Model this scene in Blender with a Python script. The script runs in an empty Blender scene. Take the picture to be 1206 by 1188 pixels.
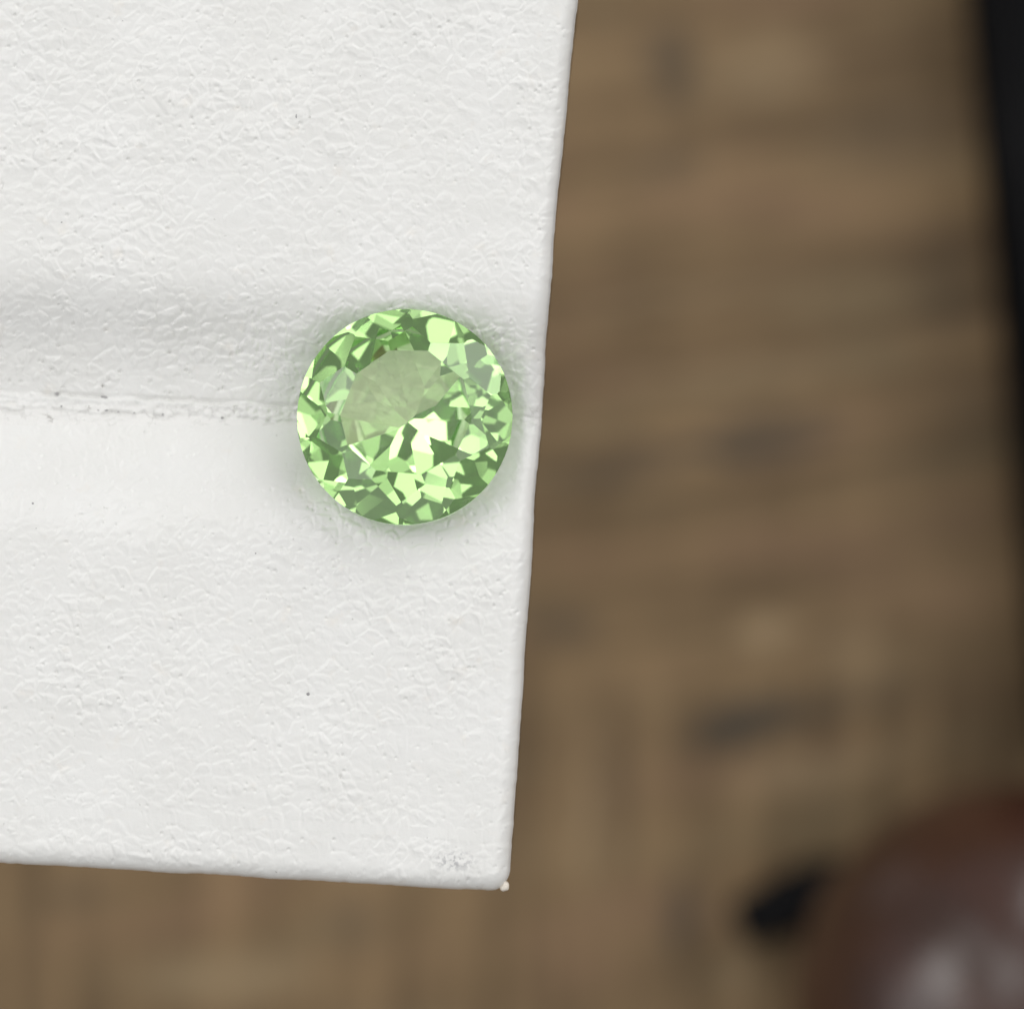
import bpy, bmesh, math, random
import numpy as np
from mathutils import Vector, Matrix

R = math.radians
sc = bpy.context.scene
C = sc.collection

# ------------------------------------------------------------------ scale
MM = 0.001
PX = 0.0316 * MM              # size of one photo pixel on the stand's top face (the stone is 8 mm wide)
CAM_H = 170 * MM              # camera above the stand's top face
TABLE_Z = -100 * MM           # tabletop far below, out of focus


def at(u, v, z=0.0):
    """photo pixel -> world point at height z"""
    k = (CAM_H - z) / CAM_H
    return Vector(((u - 603) * PX * k, (594 - v) * PX * k, z))


# ------------------------------------------------------------------ camera
cam_d = bpy.data.cameras.new('camera')
cam = bpy.data.objects.new('camera', cam_d)
C.objects.link(cam)
cam.location = (0, 0, CAM_H)
cam_d.sensor_width = 36
cam_d.lens = 36 * CAM_H / (1206 * PX)
cam_d.clip_start = 0.005
cam_d.clip_end = 20
cam_d.dof.use_dof = True
cam_d.dof.focus_distance = CAM_H - 0.3 * MM
cam_d.dof.aperture_fstop = 33.0
sc.camera = cam

# ------------------------------------------------------------------ light
sc.view_settings.view_transform = 'Standard'
sc.view_settings.look = 'None'
sc.view_settings.exposure = 0.0
sc.view_settings.gamma = 1.0

world = bpy.data.worlds.new('World')
sc.world = world
world.use_nodes = True
wb = world.node_tree.nodes['Background']
wb.inputs[0].default_value = (0.96, 0.98, 1.0, 1)
wb.inputs[1].default_value = 0.26


def lamp(name, direction, dist, size, size_y, radiance, color=(1, 1, 1)):
    d = bpy.data.lights.new(name, 'AREA')
    d.shape = 'RECTANGLE'
    d.size, d.size_y = size, size_y
    d.energy = radiance * math.pi * size * size_y
    d.color = color
    o = bpy.data.objects.new(name, d)
    C.objects.link(o)
    v = Vector(direction).normalized()
    o.location = v * dist
    o.rotation_euler = (-v).to_track_quat('-Z', 'Y').to_euler()
    return o


PANELS = [(-0.20, 0.14, .20, 1.7), (0.16, 0.24, .24, 0.85), (0.40, 0.10, .22, 1.8), (0.12, -0.16, .20, 0.60), (-0.28, -0.18, .26, 0.75),
          (0.36, -0.22, .20, 1.5), (-0.50, -0.40, .24, 2.2), (-0.08, -0.42, .26, 0.80), (0.22, -0.58, .24, 1.9), (0.72, 0.42, .26, 1.6),
          (0.74, -0.12, .28, 0.85), (0.42, 0.56, .26, 1.0), (-0.16, 0.45, .44, 1.75), (-0.80, -0.05, .26, 1.0), (0.66, -0.62, .26, 1.0), (-0.42, -0.85, .28, 0.9)]
# bright light box up left, window up right, then added side fills and gem panels
lamp('overhead_soft_light', (-0.75, 0.55, 1.0), 1.35, 0.80, 0.80, 2.7, (1.0, 0.99, 0.965))
lamp('window_light', (0.65, 0.85, 0.52), 1.15, 1.2, 0.60, 2.6, (1.0, 0.99, 0.98))
lamp('side_fill', (-1.0, 0.0, 0.60), 1.25, 0.70, 0.60, 0.9, (0.97, 0.99, 1.0))  # unseen soft fills added on three sides for mid tones in the stone
lamp('side_fill', (1.0, 0.05, 0.85), 1.2, 0.80, 0.80, 0.75, (1.0, 0.98, 0.95))
lamp('side_fill', (-0.1, -1.0, 0.8), 1.2, 1.1, 0.60, 0.65, (1.0, 0.98, 0.95))
lamp('overhead_soft_light', (0.50, -0.40, 1.0), 1.4, 0.60, 0.70, 0.80, (1.0, 0.99, 0.96))  # added overhead fill, gives the facets mid tones
for (lx, ly, ls, lr) in PANELS:
    lamp('gem_glint_panel', (lx, ly, 1.0), 1.25, ls, ls, lr * 0.85, (1.0, 0.99, 0.965))  # made-up panels, added so the facets sparkle

sc.render.engine = 'CYCLES'
cy = sc.cycles
cy.max_bounces = 32
cy.transmission_bounces = 32
cy.glossy_bounces = 16
cy.diffuse_bounces = 6
cy.caustics_refractive = True
cy.caustics_reflective = True
cy.blur_glossy = 0.3
cy.sample_clamp_indirect = 8.0
cy.use_denoising = True
try:
    cy.denoiser = 'OPENIMAGEDENOISE'
except Exception:
    pass


# ------------------------------------------------------------------ helpers
class NT:
    """small shader-node builder"""
    def __init__(self, name):
        self.m = bpy.data.materials.new(name)
        self.m.use_nodes = True
        self.t = self.m.node_tree
        self.n = self.t.nodes
        self.n.clear()
        self.out = self.n.new('ShaderNodeOutputMaterial')

    def put(self, sock, v):
        if v is None:
            return
        if hasattr(v, 'is_output'):
            self.t.links.new(v, sock)
        else:
            if isinstance(v, (tuple, list)) and len(v) == 3 and sock.type == 'RGBA':
                v = (*v, 1)
            sock.default_value = v

    def node(self, typ, props=None, out=0, **ins):
        nd = self.n.new(typ)
        for k, v in (props or {}).items():
            setattr(nd, k, v)
        for k, v in ins.items():
            k = k.replace('_', ' ')
            sock = nd.inputs[int(k[1:])] if k[0] == 'i' and k[1:].isdigit() else nd.inputs[k]
            self.put(sock, v)
        return nd.outputs[out]

    def math(self, op, a, b=None, c=None, clamp=False):
        return self.node('ShaderNodeMath', {'operation': op, 'use_clamp': clamp}, i0=a, i1=b, i2=c)

    def vmath(self, op, a, b=None, scale=None):
        nd = self.n.new('ShaderNodeVectorMath')
        nd.operation = op
        self.put(nd.inputs[0], a)
        self.put(nd.inputs[1], b)
        if scale is not None:
            self.put(nd.inputs['Scale'], scale)
        return nd.outputs[1] if op in ('LENGTH', 'DOT_PRODUCT') else nd.outputs[0]

    def ramp(self, v, a, b, smooth=True):
        return self.node('ShaderNodeMapRange', {'interpolation_type': 'SMOOTHSTEP' if smooth else 'LINEAR'},
                         i0=v, i1=a, i2=b, i3=0.0, i4=1.0)

    def mix(self, f, a, b, typ='MIX'):
        nd = self.n.new('ShaderNodeMix')
        nd.data_type = 'RGBA'
        nd.blend_type = typ
        self.put(nd.inputs[0], f)
        self.put(nd.inputs[6], a)
        self.put(nd.inputs[7], b)
        return nd.outputs[2]

    def noise(self, vec, scale, detail=3.0, rough=0.5, out=0):
        return self.node('ShaderNodeTexNoise', out=out, Vector=vec, Scale=scale, Detail=detail, Roughness=rough)

    def bsdf(self, **ins):
        nd = self.n.new('ShaderNodeBsdfPrincipled')
        for k, v in ins.items():
            self.put(nd.inputs[k.replace('_', ' ')], v)
        self.t.links.new(nd.outputs[0], self.out.inputs[0])
        return nd


def link(o, parent=None):
    C.objects.link(o)
    if parent is not None:
        o.parent = parent
    return o


def empty(name, loc, label, cat, group=None):
    o = bpy.data.objects.new(name, None)
    o.empty_display_size = 0.005
    o.location = loc
    link(o)
    o['label'] = label
    o['category'] = cat
    if group:
        o['group'] = group
    return o


def mesh_obj(name, verts, faces, mat, parent=None, smooth=False):
    me = bpy.data.meshes.new(name)
    me.from_pydata([tuple(v) for v in verts], [], faces)
    me.materials.append(mat)
    if smooth:
        me.polygons.foreach_set('use_smooth', [True] * len(me.polygons))
    me.update()
    return link(bpy.data.objects.new(name, me), parent)


def bm_obj(name, bm, mat, parent=None, smooth=False):
    me = bpy.data.meshes.new(name)
    bm.to_mesh(me)
    bm.free()
    me.materials.append(mat)
    if smooth:
        me.polygons.foreach_set('use_smooth', [True] * len(me.polygons))
    return link(bpy.data.objects.new(name, me), parent)


def lathe(profile, n=48, axis='Z'):
    """closed surface of revolution from [(radius, height)...]"""
    vs, fs, rings = [], [], []
    for r, h in profile:
        if r < 1e-9:
            rings.append([len(vs)])
            vs.append((0, 0, h))
        else:
            rings.append(list(range(len(vs), len(vs) + n)))
            vs += [(r * math.cos(2 * math.pi * k / n), r * math.sin(2 * math.pi * k / n), h) for k in range(n)]
    for a, b in zip(rings, rings[1:]):
        for k in range(n):
            k2 = (k + 1) % n
            if len(a) == 1 and len(b) > 1:
                fs.append((a[0], b[k2], b[k]))
            elif len(b) == 1 and len(a) > 1:
                fs.append((a[k], a[k2], b[0]))
            elif len(a) > 1:
                fs.append((a[k], a[k2], b[k2], b[k]))
    return vs, fs


# ------------------------------------------------------------------ materials
def mat_leather():
    g = NT('white_leatherette')
    co = g.node('ShaderNodeTexCoord', out=3)
    mm = g.vmath('SCALE', co, scale=1000.0)               # millimetres
    p = g.vmath('ADD', mm, g.vmath('SCALE', g.noise(mm, 2.0, 2.0, out=1), scale=0.5))
    vor = {'feature': 'F1', 'distance': 'EUCLIDEAN'}
    pq = g.vmath('ADD', p, (11.7, 5.2, 0))
    pit_d = g.node('ShaderNodeTexVoronoi', vor, Vector=pq, Scale=1.75)
    pit_c = g.node('ShaderNodeSeparateColor', Color=g.node('ShaderNodeTexVoronoi', vor, out=1, Vector=pq, Scale=1.75))
    pit = g.math('MULTIPLY', g.ramp(pit_d, 0.12, 0.03), g.ramp(pit_c, 0.35, 0.7))
    h = g.math('MULTIPLY_ADD', pit, -0.6, g.noise(mm, 9.0, 4.0, 0.6))
    bump = g.node('ShaderNodeBump', Height=h, Strength=0.4, Distance=0.03 * MM)
    # colour: warm white, small yellowish worn patches, some pits greyer
    tone = g.noise(mm, 0.35, 3.0)
    col = g.mix(g.ramp(tone, 0.35, 0.7), (0.785, 0.782, 0.765), (0.808, 0.806, 0.793))
    warm = g.ramp(g.noise(g.vmath('ADD', mm, (20, 3, 0)), 1.1, 4.0), 0.60, 0.78)
    col = g.mix(g.math('MULTIPLY', warm, 0.30), col, (0.80, 0.74, 0.66))
    pit_grey = g.math('MULTIPLY', pit, g.ramp(g.noise(g.vmath('ADD', mm, (5, 5, 5)), 1.5, 2.0), 0.45, 0.75))
    col = g.mix(g.math('MULTIPLY', pit_grey, 0.75), col, (0.33, 0.32, 0.30))
    # grey smudge near the corner
    s0 = at(535, 1013) - at(100, 500, TABLE_Z)
    q = g.vmath('MULTIPLY', g.vmath('SUBTRACT', mm, (s0.x * 1000, s0.y * 1000, 0)), (0.9, 1.9, 0))
    sm = g.math('MULTIPLY', g.ramp(g.vmath('LENGTH', q), 1.1, 0.1), g.ramp(g.noise(mm, 6.0, 4.0), 0.45, 0.62))
    col = g.mix(g.math('MULTIPLY', sm, 0.8), col, (0.42, 0.42, 0.43))
    # ingrained dirt along the edges of the crease fold
    sep = g.n.new('ShaderNodeSeparateXYZ')
    g.put(sep.inputs[0], mm)
    yc = g.math('MULTIPLY_ADD', sep.outputs[0], 0.0, sep.outputs[1])
    g.bsdf(Base_Color=col, Roughness=0.30, Normal=bump, Specular_IOR_Level=0.6)
    return g.m


def mat_fold():
    g = NT('cracked_leatherette')
    co = g.node('ShaderNodeTexCoord', out=3)
    mm = g.vmath('SCALE', co, scale=1000.0)
    w = g.noise(mm, 3.0, 3.0, out=1)
    p = g.vmath('ADD', mm, g.vmath('SCALE', w, scale=0.5))
    e = g.node('ShaderNodeTexVoronoi', {'feature': 'DISTANCE_TO_EDGE'}, Vector=g.vmath('MULTIPLY', p, (1, 1.3, 1)), Scale=2.6)
    crack = g.math('SUBTRACT', 1.0, g.ramp(e, 0.0, 0.045))
    crack = g.math('MULTIPLY', crack, g.ramp(g.noise(mm, 2.0, 2.0), 0.45, 0.6))
    h = g.math('MULTIPLY_ADD', crack, -0.6, g.noise(mm, 6.0, 4.0, 0.6))
    bump = g.node('ShaderNodeBump', Height=h, Strength=0.6, Distance=0.07 * MM)
    dirt = g.math('MULTIPLY', crack, g.ramp(g.noise(g.vmath('ADD', mm, (4, 8, 2)), 1.3, 2.0), 0.5, 0.62))
    col = g.mix(g.math('MULTIPLY', dirt, 0.55), (0.805, 0.80, 0.785), (0.22, 0.19, 0.16))
    g.bsdf(Base_Color=col, Roughness=0.42, Normal=bump, Specular_IOR_Level=0.48)
    return g.m


IN_TINT = (0.80, 0.95, 0.725)
OUT_TINT = (0.785, 0.905, 0.62)


def mat_gem(name='green_gemstone', rough=0.0):
    g = NT(name)
    ior = 1.66
    back = g.n.new('ShaderNodeNewGeometry').outputs['Backfacing']       # inside the stone the light takes up its green
    fr = g.node('ShaderNodeFresnel', IOR=ior)
    refl = g.n.new('ShaderNodeBsdfAnisotropic')
    refl.inputs['Roughness'].default_value = rough
    g.put(refl.inputs['Color'], g.mix(back, (1.0, 1.0, 1.0), IN_TINT))
    refr = g.n.new('ShaderNodeBsdfRefraction')
    refr.inputs['Roughness'].default_value = rough
    refr.inputs['IOR'].default_value = ior
    g.put(refr.inputs['Color'], g.mix(back, (0.985, 0.995, 0.97), OUT_TINT))
    mx = g.n.new('ShaderNodeMixShader')
    g.put(mx.inputs[0], fr)
    g.t.links.new(refr.outputs[0], mx.inputs[1])
    g.t.links.new(refl.outputs[0], mx.inputs[2])
    g.t.links.new(mx.outputs[0], g.out.inputs[0])
    return g.m


def mat_wood():
    g = NT('worn_wood')
    co = g.node('ShaderNodeTexCoord', out=3)
    mm = g.vmath('SCALE', co, scale=1000.0)
    rot = g.node('ShaderNodeMapping', Vector=mm, Rotation=(0, 0, R(-8)))
    a = g.noise(g.vmath('MULTIPLY', rot, (0.022, 0.40, 1)), 1.0, 5.0, 0.6)     # saw marks across
    b = g.noise(g.vmath('MULTIPLY', mm, (0.42, 0.03, 1)), 1.0, 5.0, 0.6)     # grain
    c = g.noise(mm, 0.11, 3.0, 0.5)
    sep = g.n.new('ShaderNodeSeparateXYZ')
    g.put(sep.inputs[0], mm)
    fm = g.ramp(sep.outputs[1], -7.0, -14.0)
    s = g.node('ShaderNodeMix', i0=g.math('MULTIPLY_ADD', fm, 0.62, 0.22), i2=a, i3=b)
    s = g.math('ADD', g.math('MULTIPLY', s, 0.75), g.math('MULTIPLY', c, 0.25))
    base = g.mix(g.ramp(s, 0.36, 0.66), (0.104, 0.066, 0.031), (0.252, 0.166, 0.084))
    hue = g.noise(g.vmath('ADD', g.vmath('MULTIPLY', rot, (0.35, 1.5, 1)), (40, 10, 0)), 0.16, 3.0, 0.55)
    base = g.mix(g.math('MULTIPLY', g.ramp(hue, 0.50, 0.68), 0.28), base, (0.255, 0.150, 0.093))
    base = g.mix(g.math('MULTIPLY', g.ramp(hue, 0.46, 0.30), 0.40), base, (0.190, 0.150, 0.084))
    # old stains: (pixel u, v, half length, half width, tilt, depth)
    warp = g.noise(mm, 0.35, 3.0, out=1)
    wm = g.vmath('ADD', mm, g.vmath('SCALE', g.vmath('SUBTRACT', warp, (0.5, 0.5, 0.5)), scale=2.6))
    for (u, v, l, wdt, ang, dep) in STAINS:
        o = at(u, v, TABLE_Z) * 1000
        k = PX * 1000 * (CAM_H - TABLE_Z) / CAM_H
        q = g.node('ShaderNodeMapping', {'vector_type': 'TEXTURE'}, Vector=wm, Location=(o.x, o.y, TABLE_Z * 1000), Rotation=(0, 0, R(ang)),
                   Scale=(l * k, wdt * k, 1.0))
        q = g.vmath('MULTIPLY', q, (1, 1, 0))
        m = g.math('MULTIPLY', g.ramp(g.vmath('LENGTH', q), 1.0, 0.2), min(1.0, abs(dep) * 1.3))
        base = g.mix(m, base, (0.055, 0.043, 0.030) if dep > 0 else (0.34, 0.245, 0.140))
    bump = g.node('ShaderNodeBump', Height=s, Strength=0.4, Distance=0.8 * MM)
    g.bsdf(Base_Color=base, Roughness=0.55, Normal=bump, Specular_IOR_Level=0.3)
    return g.m


STAINS = [(790, 80, 40, 75, 12, .45), (870, 525, 190, 22, 6, .7), (700, 555, 130, 18, 4, .55), (885, 850, 115, 34, 13, .75), (905, 495, 110, 30, 5, .4),
          (665, 735, 70, 34, 0, .45), (1010, 820, 120, 30, 12, .25), (780, 195, 70, 25, 10, .3), (1060, 160, 160, 60, 8, .25),
          (905, 745, 60, 32, 10, -.5), (960, 905, 160, 40, 10, -.4), (900, 80, 110, 60, 10, -.3), (1010, 770, 60, 60, 0, -.2),
          (1120, 350, 70, 90, 0, .22), (800, 1080, 30, 70, 0, .55), (90, 1050, 60, 30, 0, .3), (415, 1085, 60, 60, 0, .25),
          (690, 960, 14, 160, 0, -.4), (730, 960, 16, 170, 0, .25), (870, 1150, 40, 60, 0, -.45), (820, 350, 260, 16, 7, -.22),
          (850, 440, 260, 16, 6, -.25), (1150, 480, 60, 60, 0, .2), (260, 1150, 160, 50, 0, -.3)]

LEATHER, FOLD, GEM, WOOD = mat_leather(), mat_fold(), mat_gem(), mat_wood()


def plain(name, col, rough=0.5, spec=0.5, coat=0.0, bump=0.0, scale=1.0):
    g = NT(name)
    co = g.node('ShaderNodeTexCoord', out=3)
    mm = g.vmath('SCALE', co, scale=1000.0)
    n = g.noise(mm, scale, 4.0, 0.6)
    c = g.mix(g.ramp(n, 0.3, 0.7), tuple(x * 0.8 for x in col), tuple(min(1, x * 1.2) for x in col))
    nrm = g.node('ShaderNodeBump', Height=n, Strength=0.4, Distance=bump * MM) if bump else None
    b = g.bsdf(Base_Color=c, Roughness=rough, Specular_IOR_Level=spec, Coat_Weight=coat, Coat_Roughness=0.08)
    if nrm is not None:
        g.put(b.inputs['Normal'], nrm)
    return g.m


# ------------------------------------------------------------------ tabletop
k = 0.9
top = mesh_obj('wooden_table', [(-k, -k, TABLE_Z - .03), (k, -k, TABLE_Z - .03), (k, k, TABLE_Z - .03), (-k, k, TABLE_Z - .03),
                                (-k, -k, TABLE_Z), (k, -k, TABLE_Z), (k, k, TABLE_Z), (-k, k, TABLE_Z)],
               [(3, 2, 1, 0), (4, 5, 6, 7), (0, 1, 5, 4), (1, 2, 6, 5), (2, 3, 7, 6), (3, 0, 4, 7)], WOOD)
top['kind'] = 'structure'
top['label'] = 'worn brown wooden tabletop far below the white stand'

# ------------------------------------------------------------------ white stand
RAD = 26.0         # rounding of the cushion's rim, pixels


def right_edge(v):
    pts = [(-900, 757), (0, 680), (250, 655.5), (400, 643.5), (450, 640.5), (500, 638.5), (540, 634.5), (600, 629), (650, 626.5), (760, 619.5), (900, 609.5), (1045, 600)]
    return np.interp(v, [p[0] for p in pts], [p[1] for p in pts])


def bottom_edge(u):
    return 1017.5 + (u / 580.0) * 33.5


def crease(u):      # middle of the fold along the groove
    return 470.5 + 15.5 * np.clip(u / 340.0, -1, 1) + 8 * np.clip((u - 340) / 290.0, 0, 1)


def sst(x, a, b):
    t = np.clip((x - a) / (b - a), 0, 1)
    return t * t * (3 - 2 * t)


_rng = np.random.default_rng(4)


def wob(u, freq, seed):
    r = np.random.default_rng(seed)
    tot = 0
    for q in range(7):
        tot = tot + np.sin(u * freq * (0.6 + 0.55 * q) + r.uniform(0, 6.28)) * r.uniform(.4, 1)
    return tot / 3.0


def vnoise(x, y, seed):
    """smooth 2-D value noise in -1..1"""
    tab = np.random.default_rng(seed).uniform(-1, 1, (256, 256))
    xi, yi = np.floor(x).astype(int), np.floor(y).astype(int)
    fx, fy = x - xi, y - yi
    fx, fy = fx * fx * (3 - 2 * fx), fy * fy * (3 - 2 * fy)
    t_ = lambda a_, b_: tab[a_ % 256, b_ % 256]
    return (t_(xi, yi) * (1 - fx) + t_(xi + 1, yi) * fx) * (1 - fy) + (t_(xi, yi + 1) * (1 - fx) + t_(xi + 1, yi + 1) * fx) * fy


def _profile():
    d = np.arange(-220, 221, 1.0)
    up = np.interp(d, [-158, -150, -138, -124, -108, -88, -62, -35, -12, 0],
                   [0, -.7, -3.5, -10, -20, -35, -50, -60, -67, -70])
    lo = np.interp(d, [0, 8, 25, 50, 78, 100, 118, 132, 145, 160],
                   [-70, -67, -55, -38, -22, -12, -6.5, -3.5, -1.5, 0])
    z = np.where(d < 0, up, lo)
    k_ = np.exp(-(np.arange(-30, 31) / 14.0) ** 2 / 2)
    sm = np.convolve(np.pad(z, 30, mode='edge'), k_ / k_.sum(), 'valid')
    w = np.clip((np.abs(d) - 8) / 22, 0, 1)
    return d, z * (1 - w) + sm * w


PROFILE = _profile()


def groove(u, v):
    """depth of the stand's top face in pixels, zero on the flats"""
    c = crease(u)
    d = v - c
    z = np.interp(d, PROFILE[0], PROFILE[1])
    # rounder, shallower end at the rim
    s = right_edge(v) - u
    z = z * (0.62 + 0.38 * sst(s, 5, 110))
    # the foam gives way under the stone
    z = z - 30 * np.exp(-((u - 477) / 88.0) ** 2) * np.exp(-(d / 42.0) ** 2)
    # crusted fold along the crease, two broken slits beside it
    fade = 1 - sst(u, 330, 470)
    top_e = d + 11 + 2.2 * vnoise(u / 17, v * 0, 1) + 1.2 * vnoise(u / 6, v * 0, 2)
    bot_e = d - 10 + 2.6 * vnoise(u / 21, v * 0, 3) + 1.3 * vnoise(u / 7, v * 0, 4)
    band = np.clip(np.minimum(top_e, -bot_e) / 4.0, 0, 1)
    rough = 1.6 * vnoise(u / 12, v / 5, 5) + 1.1 * vnoise(u / 5, v / 3.2, 6) + 0.6 * vnoise(u / 2.6, v / 2.2, 7)
    z = z + fade * band * (4.2 + rough)
    z = z - fade * 4.5 * np.exp(-(top_e / 1.6) ** 2) * sst(vnoise(u / 26, v * 0, 8), -.5, .4)
    z = z - fade * 3.2 * np.exp(-(bot_e / 1.5) ** 2) * sst(vnoise(u / 15, v * 0, 9), 0, .6)
    # one or two hairline splits that run on under the stone, and tucks at the rim end
    z = z - 3.0 * np.exp(-((d + 3 + 2 * vnoise(u / 14, v * 0, 10)) / 1.6) ** 2) * sst(u, 300, 350)
    tuck = sst(s, 75, 12) * np.exp(-((d - 2) / 15.0) ** 2)
    z = z + tuck * (2.0 * vnoise((u + v) / 13, (v - .4 * u) / 6, 11) + 1.0 * vnoise(u / 6, v / 4, 12) + 3.0)
    # slow unevenness of the padding
    z = z + 1.1 * np.sin(u * 0.013 + 1) * np.sin(v * 0.017 + 2) + 0.7 * np.sin(u * 0.031 + v * 0.023)
    return z


def _smooth_interp_fix(z):       # soften the piecewise profile along v
    kk = np.array([1, 4, 6, 4, 1.0]) / 16
    pad = np.pad(z, ((2, 2), (0, 0)), mode='edge')
    return sum(kk[i] * pad[i:i + z.shape[0]] for i in range(5))


def worley(x, y, seed, jit=0.95):
    """F1, F2-F1, vertical part of the border normal (signed) and a random value per cell; cell size 1"""
    rg = np.random.default_rng(seed)
    ox, oy = rg.uniform(-.5, .5, (2, 128, 128)) * jit
    val = rg.uniform(0, 1, (128, 128))
    xi, yi = np.floor(x).astype(int), np.floor(y).astype(int)
    d1, d2 = np.full(x.shape, 9.0), np.full(x.shape, 9.0)
    y1, y2, v1 = np.zeros(x.shape), np.zeros(x.shape), np.zeros(x.shape)
    x1, x2 = np.zeros(x.shape), np.zeros(x.shape)
    for a_ in (-1, 0, 1):
        for b_ in (-1, 0, 1):
            ia, ib = (xi + a_) % 128, (yi + b_) % 128
            cx_, cy_ = xi + a_ + .5 + ox[ia, ib], yi + b_ + .5 + oy[ia, ib]
            dd = np.hypot(x - cx_, y - cy_)
            n1 = dd < d1
            n2 = (dd < d2) & ~n1
            d2 = np.where(n1, d1, np.where(n2, dd, d2))
            x2, y2 = np.where(n1, x1, np.where(n2, cx_, x2)), np.where(n1, y1, np.where(n2, cy_, y2))
            x1, y1, v1 = np.where(n1, cx_, x1), np.where(n1, cy_, y1), np.where(n1, val[ia, ib], v1)
            d1 = np.where(n1, dd, d1)
    nv = (y2 - y1) / np.maximum(np.hypot(x2 - x1, y2 - y1), 1e-6)
    return d1, d2 - d1, nv, v1


def leather_relief():
    """pressed grain of the leatherette (pixels): small pebbles with a crisp far rim that run out toward the front, and pits"""
    st = 1.0
    gu, gvv = np.arange(-140, 720, st), np.arange(-140, 1070, st)
    Ug, Vg = np.meshgrid(gu, gvv)
    wu = Ug + 6 * vnoise(Ug / 34, Vg / 34, 21) + 1.3 * vnoise(Ug / 9, Vg / 9, 22)
    wv = Vg + 6 * vnoise(Ug / 34, Vg / 34, 23) + 1.3 * vnoise(Ug / 9, Vg / 9, 24)
    h = np.zeros(Ug.shape)
    for size, asp, amp, wid, seed, gl in ((19, 1.2, 1.6, 1.15, 31, 60), (11.5, 1.2, 1.2, 0.95, 32, 40)):
        f1, e_, nv, val = worley(wu / (size * asp), wv / size, seed)
        px_ = e_ * size * 0.5
        # the far rim of a pebble is crisp, its near rim melts into the next one
        w_ = wid * np.where(nv < 0, 1.0, 1.0 + 4.0 * np.clip(nv, 0, 1) ** 1.5)
        gate = sst(vnoise(Ug / gl, Vg / gl, seed + 40) + .6 * vnoise(Ug / 15, Vg / 15, seed + 50), -1.5, .2)
        gate = gate * sst(vnoise(Ug / 8.5, Vg / 8.5, seed + 60), -1.3, .1)
        h += amp * (0.30 + 0.70 * val ** 1.4) * (1 - np.exp(-(px_ / w_) ** 1.5)) * gate
    dec = math.exp(-st / 6.0)
    run = np.zeros(h.shape[1])
    for q in range(h.shape[0]):
        run = np.maximum(h[q], run * dec)
        h[q] = .35 * h[q] + .65 * run
    kk = np.array([.2, 3.6, .2]) / 4
    h = sum(kk[i_] * np.roll(h, i_ - 1, 0) for i_ in range(3))
    h = sum(kk[i_] * np.roll(h, i_ - 1, 1) for i_ in range(3))
    # pits
    rg = np.random.default_rng(77)
    for _ in range(2300):
        a_, b_ = rg.uniform(-120, 700), rg.uniform(-120, 1060)
        if vnoise(np.array(a_ / 60), np.array(b_ / 60), 90) + rg.uniform(-1, 1) < -.2:
            continue
        rd = rg.uniform(1.2, 2.0)
        i0, j0 = int((b_ - gvv[0]) / st), int((a_ - gu[0]) / st)
        sl = np.s_[max(0, i0 - 8):i0 + 9, max(0, j0 - 8):j0 + 9]
        h[sl] -= rg.uniform(.8, 2.6) * np.exp(-(((Ug[sl] - a_) / (rd * rg.uniform(.8, 1.3))) ** 2 + ((Vg[sl] - b_) / rd) ** 2))
    h += 0.12 * vnoise(Ug / 7, Vg / 7, 61) + 0.4 * vnoise(Ug / 22, Vg / 22, 62)
    # the grain is pressed flatter in patches and nearly smooth on the slope in front of the crease
    h *= 0.55 + 0.45 * sst(vnoise(Ug / 130, Vg / 130, 63), -.6, .5)
    dcr = Vg - crease(Ug)
    h *= 1 - 0.35 * sst(dcr, -8, 4) * (1 - sst(dcr, 30, 150))
    h *= 1 + 0.8 * sst(dcr, -130, -90) * (1 - sst(dcr, -20, 0))
    h *= np.where(np.abs(dcr) < 14, .3, 1.0)
    return gu, gvv, h


AMP = 1.25
RELIEF = leather_relief()


def relief(u, v):
    gu, gvv, h = RELIEF
    x = np.clip((u - gu[0]) / (gu[1] - gu[0]), 0, len(gu) - 1.001)
    y = np.clip((v - gvv[0]) / (gvv[1] - gvv[0]), 0, len(gvv) - 1.001)
    xi, yi = x.astype(int), y.astype(int)
    fx, fy = x - xi, y - yi
    r_ = (h[yi, xi] * (1 - fx) + h[yi, xi + 1] * fx) * (1 - fy) + (h[yi + 1, xi] * (1 - fx) + h[yi + 1, xi + 1] * fx) * fy
    return r_ * sst(u, -138, -120) * sst(v, -138, -120)


# sample lines: dense where the photograph looks, sparse beyond
ss = np.concatenate([np.linspace(0, RAD * 1.1, 16)[:-1], np.arange(RAD * 1.1, 728, 1.15), np.linspace(729, 755, 14)])   # distance from right rim
vv = np.concatenate([np.linspace(-130, -104, 14)[:-1], np.arange(-104, 440, 1.15), np.arange(440, 520, 1.0), np.arange(520, 980, 1.15)])
tt = np.concatenate([[0], np.linspace(0, RAD * 1.1, 16)[1:], np.arange(30, 62, 1.15)])[::-1]       # distance from bottom rim
VH, S = np.meshgrid(vv, ss, indexing='ij')
U1 = right_edge(VH) - S
V1 = VH + 0.0
# the last rows follow the bottom rim
last = 980.0
B = bottom_edge(right_edge(np.full(ss.shape, 1045.0)) - ss)
rows = []
for t in tt:
    vrow = B - t
    rows.append(vrow)
V2 = np.array(rows)
keepmask = vv < 975
U1, V1 = U1[keepmask], V1[keepmask]
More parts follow.
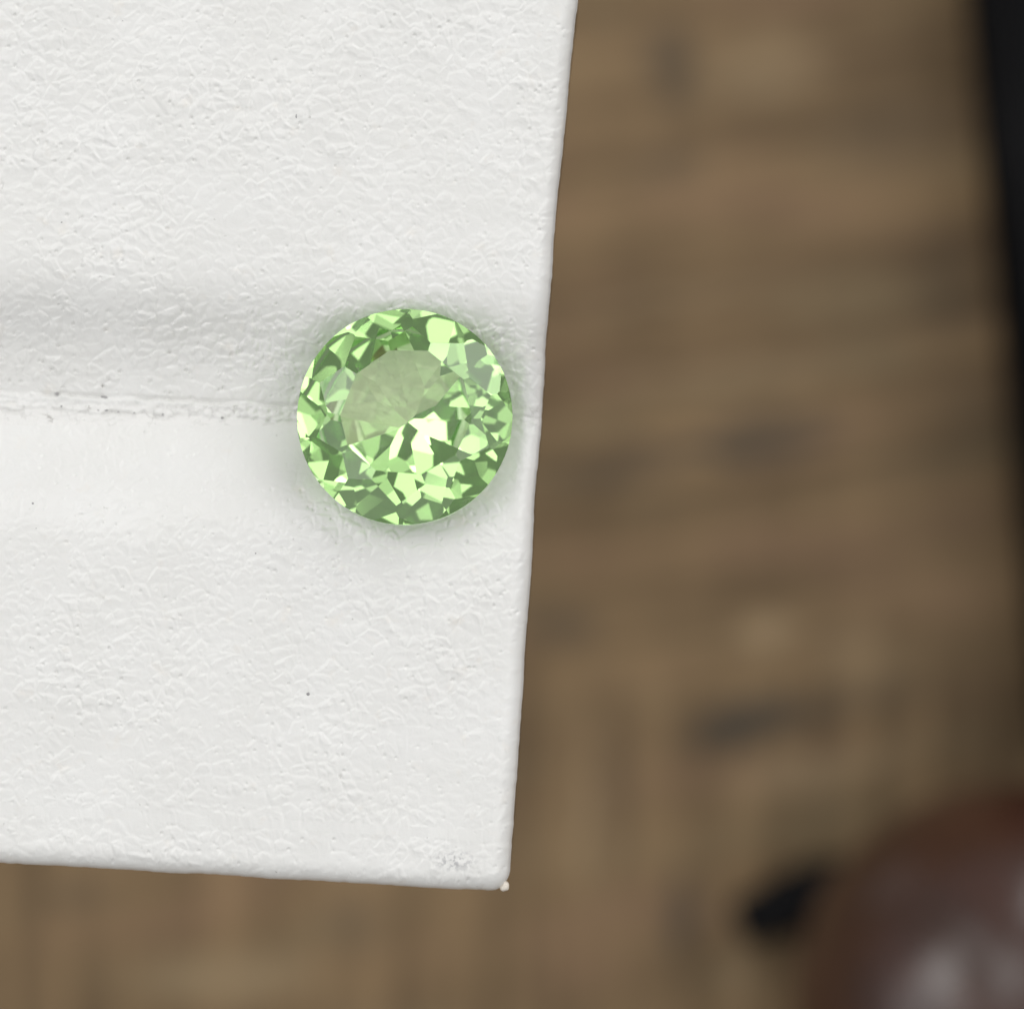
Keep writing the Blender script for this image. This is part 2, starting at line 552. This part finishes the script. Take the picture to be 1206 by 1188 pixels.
# blend upper rows toward the slanted bottom row so no rows cross
blend = sst(V1, 640, 975)
shift = (B - np.mean(B[:160]))[None, :]
V1 = V1 + blend * shift * 0.9
U2 = right_edge(V2) - ss[None, :]
U = np.vstack([U1, U2])
V = np.vstack([V1, V2])
DX = np.vstack([np.broadcast_to(ss, U1.shape), np.broadcast_to(ss, U2.shape)])
DY = bottom_edge(U) - V
ex = np.clip(RAD - DX, 0, None)
ey = np.clip(RAD - DY, 0, None)
e = np.hypot(ex, ey)
over = e > RAD
f = np.where(over, RAD / np.maximum(e, 1e-6), 1.0)
U = U + ex * (1 - f) * -1
V = V + ey * (1 - f) * -1
e = np.minimum(e, RAD)
el_ = np.clip(RAD - (755 - DX), 0, RAD)          # left and far rims, outside the frame
et_ = np.clip(RAD - (V + 130), 0, RAD)
e = np.minimum(np.maximum(e, np.hypot(el_, et_)), RAD)
rim = sst(60 - DX, 0, 55)
U = U + rim * (0.8 * vnoise(V / 45, V * 0, 41) + .4 * vnoise(V / 9, V * 0, 42))
rimb = sst(60 - DY, 0, 55)
V = V + rimb * (0.8 * vnoise(U / 40, U * 0, 43) + .4 * vnoise(U / 9, U * 0, 44))
drop = RAD - np.sqrt(np.maximum(RAD ** 2 - e ** 2, 0))
Z = _smooth_interp_fix(groove(U, V)) - drop + relief(U, V) * AMP * (1 - .6 * (e / RAD) ** 2)
# slightly lumpy rim
Z = Z * PX
X = (U - 603) * PX
Y = (594 - V) * PX
nr, nc = U.shape

stand_bottom = -0.0095
stand = empty('display_stand', at(100, 500, TABLE_Z), 'white grained leatherette display stand with a creased groove across it', 'display stand')
inv = Matrix.Translation(-stand.location)


def whole_normals():
    du = np.stack(np.gradient(np.stack([X, Y, Z], -1), axis=1), 0) if False else np.gradient(np.stack([X, Y, Z], -1), axis=1)
    dv = np.gradient(np.stack([X, Y, Z], -1), axis=0)
    n = np.cross(du, dv)
    n = np.where(n[..., 2:3] < 0, -n, n)
    return n / np.maximum(np.linalg.norm(n, axis=-1, keepdims=True), 1e-20)


NRM = whole_normals()
off = np.array(stand.location)


def sheet(name, r0, r1, mat, label=None, skirt=True):
    """rows r0..r1 of the top face, with the side walls that hang from its rim"""
    P = np.stack([X, Y, Z], -1)[r0:r1 + 1]
    Nn = NRM[r0:r1 + 1]
    n = r1 - r0 + 1
    verts = (P.reshape(-1, 3) - off).tolist()
    normals = Nn.reshape(-1, 3).tolist()
    idx = np.arange(n * nc).reshape(n, nc)
    a, b, c, d = idx[:-1, :-1].ravel(), idx[:-1, 1:].ravel(), idx[1:, 1:].ravel(), idx[1:, :-1].ravel()
    faces = np.stack([a, b, c, d], -1).tolist()
    # column 0 is the right rim; last row (of the last sheet) the front rim
    def wall(chain, out):
        prev = None
        for i in chain:
            base = verts[i]
            col = [i]
            for fz in (0.35, 1.0):
                verts.append([base[0], base[1], base[2] + (stand_bottom - off[2] - base[2]) * fz])
                normals.append(out)
                col.append(len(verts) - 1)
            if prev:
                for q in range(2):
                    faces.append([prev[q], prev[q + 1], col[q + 1], col[q]])
            prev = col
    wall(idx[:, 0], [1, 0, 0])
    if r1 == nr - 1:
        wall(idx[-1, ::-1], [0, -1, 0])
    wall(idx[::-1, -1], [-1, 0, 0])
    if r0 == 0:
        wall(idx[0, :], [0, 1, 0])
    me = bpy.data.meshes.new(name)
    me.from_pydata(verts, [], faces)
    me.materials.append(mat)
    me.polygons.foreach_set('use_smooth', [True] * len(me.polygons))
    me.update()
    bm = bmesh.new()
    bm.from_mesh(me)
    bm.faces.ensure_lookup_table()
    if bm.faces[0].normal.z < 0:
        bmesh.ops.reverse_faces(bm, faces=bm.faces[:])
    bm.to_mesh(me)
    bm.free()
    me.normals_split_custom_set_from_vertices(normals)
    o = link(bpy.data.objects.new(name, me), stand)
    if label:
        o['label'] = label
    return o


mid_d = (V - crease(U))[:, 200]
r_a = int(np.argmin(np.abs(mid_d + 12)))
r_b = int(np.argmin(np.abs(mid_d - 12)))
sheet('cushion', 0, r_a, LEATHER, 'white grained cushion behind the groove, its near slope in shade')
sheet('crease_fold', r_a, r_b, FOLD, 'cracked whitish fold at the bottom of the groove')
sheet('cushion', r_b, nr - 1, LEATHER, 'white grained cushion in front of the groove, ending at the front corner')

# body under the cushions: base board and foot plate
white_card = plain('white_card', (0.72, 0.71, 0.69), 0.6, 0.3, bump=0.05, scale=2)
x0, x1 = float(X.min()), float(X[:, 0].min())
y0, y1 = float(Y[-1].max()), float(Y.max())


def box(name, lo, hi, mat, parent, bev=0.0006):
    bm = bmesh.new()
    bmesh.ops.create_cube(bm, size=1.0)
    for v in bm.verts:
        v.co = Vector([lo[i] + (v.co[i] + .5) * (hi[i] - lo[i]) for i in range(3)])
        if parent is not None:
            v.co -= Vector(parent.location)
    if bev:
        bmesh.ops.bevel(bm, geom=bm.edges[:], offset=bev, segments=3, profile=0.5, affect='EDGES')
    return bm_obj(name, bm, mat, parent, smooth=False)


box('base_board', (x0 + .002, y0 + .002, stand_bottom - .001), (x1 - .002, y1 - .002, stand_bottom + .001), white_card, stand)
cx, cyy = (x0 + x1) / 2, (y0 + y1) / 2
box('pedestal', (cx - .006, .010, TABLE_Z + .004), (cx + .006, .017, stand_bottom - .001), white_card, stand)
box('foot_plate', (cx - .009, .001, TABLE_Z), (cx + .009, .020, TABLE_Z + .004), white_card, stand)

# bead of glue at the front corner
glue = plain('dried_glue', (0.74, 0.68, 0.60), 0.35, 0.5, scale=4)
bm = bmesh.new()
bmesh.ops.create_icosphere(bm, subdivisions=3, radius=1.0)
rr = random.Random(3)
for v in bm.verts:
    v.co *= 1 + 0.08 * math.sin(5 * v.co.x + 3 * v.co.y)
    v.co = Vector((v.co.x * 6.0, v.co.y * 6.6, v.co.z * 5.5)) * PX + at(594, 1044.5, 0) + Vector((0, 0, -22 * PX)) - stand.location
bm_obj('glue_bead', bm, glue, stand, smooth=True)


# ------------------------------------------------------------------ gemstone
GEM_R = 127.0 * PX
GEM_SPIN = R(68.0)


def gem_mesh(seed=11):
    """convex cut stone from facet planes, unit girdle radius, girdle at z=0; returns [(kind, [points])]"""
    r = random.Random(seed)
    planes = []
    tr = 0.60                         # table radius / girdle radius
    ch = 0.25                         # table height
    gh = 0.012                        # half thickness of the girdle

    def from_pts(kind, a, b, c):
        n = (b - a).cross(c - a).normalized()
        if n.dot(a + b + c) < 0:
            n = -n
        planes.append((kind, n, n.dot(a)))

    def cyl(rad, ang, z):
        return Vector((rad * math.cos(ang), rad * math.sin(ang), z))

    def plane(kind, ang, slope, rad, z):
        n = Vector((math.sin(slope) * math.cos(ang), math.sin(slope) * math.sin(ang), math.cos(slope)))
        if z < 0:
            n.z = -n.z
        planes.append((kind, n, n.dot(cyl(rad, ang, z))))

    planes.append(('table', Vector((0.012, -0.010, 1)).normalized(), ch))
    for i in range(NCR):
        st = 2 * math.pi / NCR
        a = i * st
        j = lambda s: r.uniform(-s, s)
        # kite through a table vertex and the girdle
        plane('kite_facet', a + j(.02), R(34.0 + j(1.0)), 1.0, gh)
        plane('star_facet', a + st / 2 + j(.03), R(20.5 + j(1.5)), tr * math.cos(st / 2) + j(.02), ch)
        for s in (-1, 1):
            plane('break_facet', a + s * st / 4 + j(.012), R(40.5 + j(.8)), 1.0, gh + .004 + j(.004))
    for i in range(NPAV):
        st = 2 * math.pi / NPAV
        a = i * st + PAV_SPIN
        j = lambda s: r.uniform(-s, s)
        plane('pavilion', a + j(.04), R(PAV[0] + j(PAV[5])), 1.0, -gh)
        for s in (-1, 1):
            plane('pavilion', a + s * st / 4 + j(.02), R(PAV[1] + j(.9)), 1.0, -gh - .012 + j(.008))
        plane('pavilion', a + st / 2 + j(.04), R(PAV[2] + j(PAV[5])), PAV[3], -gh - (1 - PAV[3]) * math.tan(R(PAV[0])) - PAV[4])
    if MID:
        for i in range(NPAV):
            st = 2 * math.pi / NPAV
            a = i * st + PAV_SPIN + st / 2
            plane('pavilion', a + r.uniform(-.05, .05), R(MID[0] + r.uniform(-1.5, 1.5)), MID[1], -gh - (1 - MID[1]) * math.tan(R(PAV[0])) - MID[2])
    ng = 96
    for i in range(ng):
        a = 2 * math.pi * (i + .5) / ng
        planes.append(('girdle', Vector((math.cos(a), math.sin(a), 0)), math.cos(math.pi / ng) * (1 + .004 * math.sin(2 * a + 1))))
    # clip a big cube by every plane (plain polygon clipping, exact and cheap)
    L = 3.0
    polys = []
    for ax in range(3):
        for s in (-1, 1):
            b, c = [q for q in range(3) if q != ax]
            pts = []
            for (p, q) in ((-1, -1), (1, -1), (1, 1), (-1, 1)):
                v = [0, 0, 0]
                v[ax], v[b], v[c] = s * L, p * L, q * L
                pts.append(Vector(v))
            polys.append(('x', pts))
    for kind, n, d in planes:
        new, cut = [], []
        for kd, pts in polys:
            outp = []
            m = len(pts)
            for q in range(m):
                p0, p1 = pts[q], pts[(q + 1) % m]
                s0, s1 = n.dot(p0) - d, n.dot(p1) - d
                if s0 <= 0:
                    outp.append(p0)
                if (s0 < 0 < s1) or (s1 < 0 < s0):
                    x = p0 + (p1 - p0) * (s0 / (s0 - s1))
                    outp.append(x)
                    cut.append(x)
                elif s0 == 0:
                    cut.append(p0)
            if len(outp) >= 3:
                new.append((kd, outp))
        if len(cut) >= 3:
            cen = sum(cut, Vector()) / len(cut)
            t1 = n.orthogonal().normalized()
            t2 = n.cross(t1)
            cut.sort(key=lambda x: math.atan2((x - cen).dot(t2), (x - cen).dot(t1)))
            ded = [cut[0]]
            for x in cut[1:]:
                if (x - ded[-1]).length > 1e-7:
                    ded.append(x)
            if (ded[0] - ded[-1]).length < 1e-7:
                ded.pop()
            if len(ded) >= 3:
                new.append((kind, ded))
        polys = new
    return polys


MID = (37.0, .75, .012)
NCR = 10
NPAV, PAV_SPIN = 14, R(7)
PAV = (41.0, 47.0, 34.0, 0.40, 0.030, 2.6)
facets = gem_mesh()
tilt = Matrix.Rotation(R(-6.8), 3, Vector((1, 0.25, 0)).normalized()) @ Matrix.Rotation(GEM_SPIN, 3, 'Z')
facets = [(k_, [tilt @ p * GEM_R for p in pts]) for k_, pts in facets]
# lower the stone until it touches the walls of the groove
gc = at(477.3, 491.3)
allp = np.array([p for _, pts in facets for p in pts])
samp = []
for k_, pts in facets:
    if k_ in ('pavilion', 'girdle'):
        P = np.array(pts)
        cen = P.mean(0)
        for w in np.linspace(0, 1, 9)[:-1]:
            for w2 in np.linspace(0, 1, 7)[:-1]:
                samp.append(cen * w + (P * (1 - w2) + np.roll(P, 1, 0) * w2) * (1 - w))
samp = np.vstack(samp)
su = 603 + (gc.x + samp[:, 0]) / PX
sv = 594 - (gc.y + samp[:, 1]) / PX
gz = (groove(su, sv) + AMP * relief(su, sv)) * PX
lift = float(np.max(gz - samp[:, 2])) + 0.004 * MM
print('GEM girdle height above flat (mm):', lift * 1000)
gem = empty('gemstone', (gc.x, gc.y, lift), 'round pale green faceted gemstone sitting in the groove of the white stand', 'gemstone')
pv, pf = [], []
gv, gf = [], []
for k_, pts in facets:
    if k_ == 'pavilion':
        pf.append(list(range(len(pv), len(pv) + len(pts))))
        pv += pts
    elif k_ == 'girdle':
        gf.append(list(range(len(gv), len(gv) + len(pts))))
        gv += pts
    elif k_ != 'x':
        mesh_obj({'table': 'table_facet'}.get(k_, k_), pts, [list(range(len(pts)))], GEM, gem)
mesh_obj('girdle', gv, gf, mat_gem('frosted_girdle', 0.45), gem)
mesh_obj('pavilion', pv, pf, GEM, gem)

# ------------------------------------------------------------------ black case at the right edge of the table
black = plain('black_plastic', (0.005, 0.005, 0.006), 0.5, 0.2, scale=3, bump=0.02)
zt = TABLE_Z + 0.012
a0, a1 = at(1110, -500, TABLE_Z), at(1248, 870, TABLE_Z)
dirv = (a1 - a0)
case = empty('black_case', (a0.x, a0.y, TABLE_Z), 'black flat case lying along the right edge of the wooden table', 'case')
ang = math.atan2(dirv.y, dirv.x) + math.pi / 2
L0 = dirv.length
for nm, zlo, zhi, ins, m_ in (('case_base', 0.0, 0.0036, 0.0, black), ('case_lid', 0.0040, 0.007, 0.0002, black)):
    bm = bmesh.new()
    bmesh.ops.create_cube(bm, size=1.0)
    for v in bm.verts:
        v.co = Vector((ins + (v.co.x + .5) * (0.09 - 2 * ins), -(ins + (v.co.y + .5) * (L0 - 2 * ins)), zlo + (v.co.z + .5) * (zhi - zlo)))
    bmesh.ops.bevel(bm, geom=bm.edges[:], offset=0.0012, segments=4, profile=0.5, affect='EDGES')
    o = bm_obj(nm, bm, m_, case, smooth=True)
bm = bmesh.new()
bmesh.ops.create_cube(bm, size=1.0)
for v in bm.verts:
    v.co = Vector((0.001 + (v.co.x + .5) * 0.088, -0.001 - (v.co.y + .5) * (L0 - .002), 0.0030 + (v.co.z + .5) * 0.002))
bm_obj('seam_strip', bm, plain('black_rubber', (0.015, 0.015, 0.015), 0.8, 0.2), case)
case.rotation_euler.z = ang

# ------------------------------------------------------------------ dark brown knob and a black piece in place of its side shadow, bottom right
brown = plain('red_brown_lacquer', (0.052, 0.019, 0.011), 0.25, 1.0, 0.0, scale=0.3)
jet = plain('shade_black', (0.004, 0.004, 0.005), 0.6, 0.12)
kr = 0.0126
kc = at(1195, 1185, TABLE_Z + kr)
knob = empty('wooden_knob', (kc.x, kc.y, TABLE_Z), 'glossy dark red-brown wooden knob with a small black piece standing in for shade beside it, lying on the table', 'knob')
prof = [(0, -kr)] + [(kr * math.cos(t), kr * math.sin(t)) for t in np.linspace(-math.pi / 2 + .08, math.pi / 2 - .08, 30)] + [(0, kr)]
vs, fs = lathe(prof, 64)
mesh_obj('ball', [Vector(v) + Vector((0, 0, kr)) for v in vs], fs, brown, knob, smooth=True)
hl = .0036
prof = [(0, -hl), (.0011, -hl), (.0015, -hl * .88), (.0016, -hl * .4), (.0019, -hl * .3), (.0019, hl * .7), (.0016, hl * .8), (.0013, hl), (0, hl)]
vs, fs = lathe(prof, 40)
m = Matrix.Rotation(R(22), 3, 'Z') @ Matrix.Rotation(R(90), 3, 'Y')
ck = at(935, 1062, TABLE_Z + .002) - kc
ck.z = .002
mesh_obj('shade_piece', [m @ Vector(v) + ck for v in vs], fs, jet, knob, smooth=True)  # black rod shaped to stand for the shade against the ball

# ------------------------------------------------------------------ dust on the stand
rr = random.Random(8)
bm = bmesh.new()
specks = [(117, 467, 3.6), (60, 461.5, 3.0), (113, 465, 2.0), (38, 593, 2.0), (363, 817, 2.3), (349, 137, 2.0), (258, 491, 2.0),
          (66, 477, 1.4), (110, 482, 1.4), (120, 482, 1.6), (134, 483.5, 1.4), (153, 485, 1.3), (187, 487, 1.6), (295, 493, 1.3)]
for _ in range(14):
    specks.append((rr.uniform(5, 600), rr.uniform(5, 1000), rr.uniform(.5, 1.1)))
for u, v, s in specks:
    if (u - 477) ** 2 + (v - 491) ** 2 < 136 ** 2 or u > right_edge(v) - 30:
        continue
    z = float(groove(np.array([u]), np.array([float(v)]))[0])
    ret = bmesh.ops.create_icosphere(bm, subdivisions=1, radius=1.0)
    st = rr.uniform(.7, 1.5)
    for w in ret['verts']:
        w.co = Vector((w.co.x * s * st, w.co.y * s / st, w.co.z * s * .45)) * rr.uniform(.75, 1.2) * PX + Vector(((u - 603) * PX, (594 - v) * PX, (z + .2 * s) * PX))
dust = bm_obj('dust', bm, plain('grey_dust', (0.36, 0.355, 0.36), 0.8, 0.2, scale=5))
dust['kind'] = 'stuff'
dust['label'] = 'tiny grey dust specks scattered on the white stand'
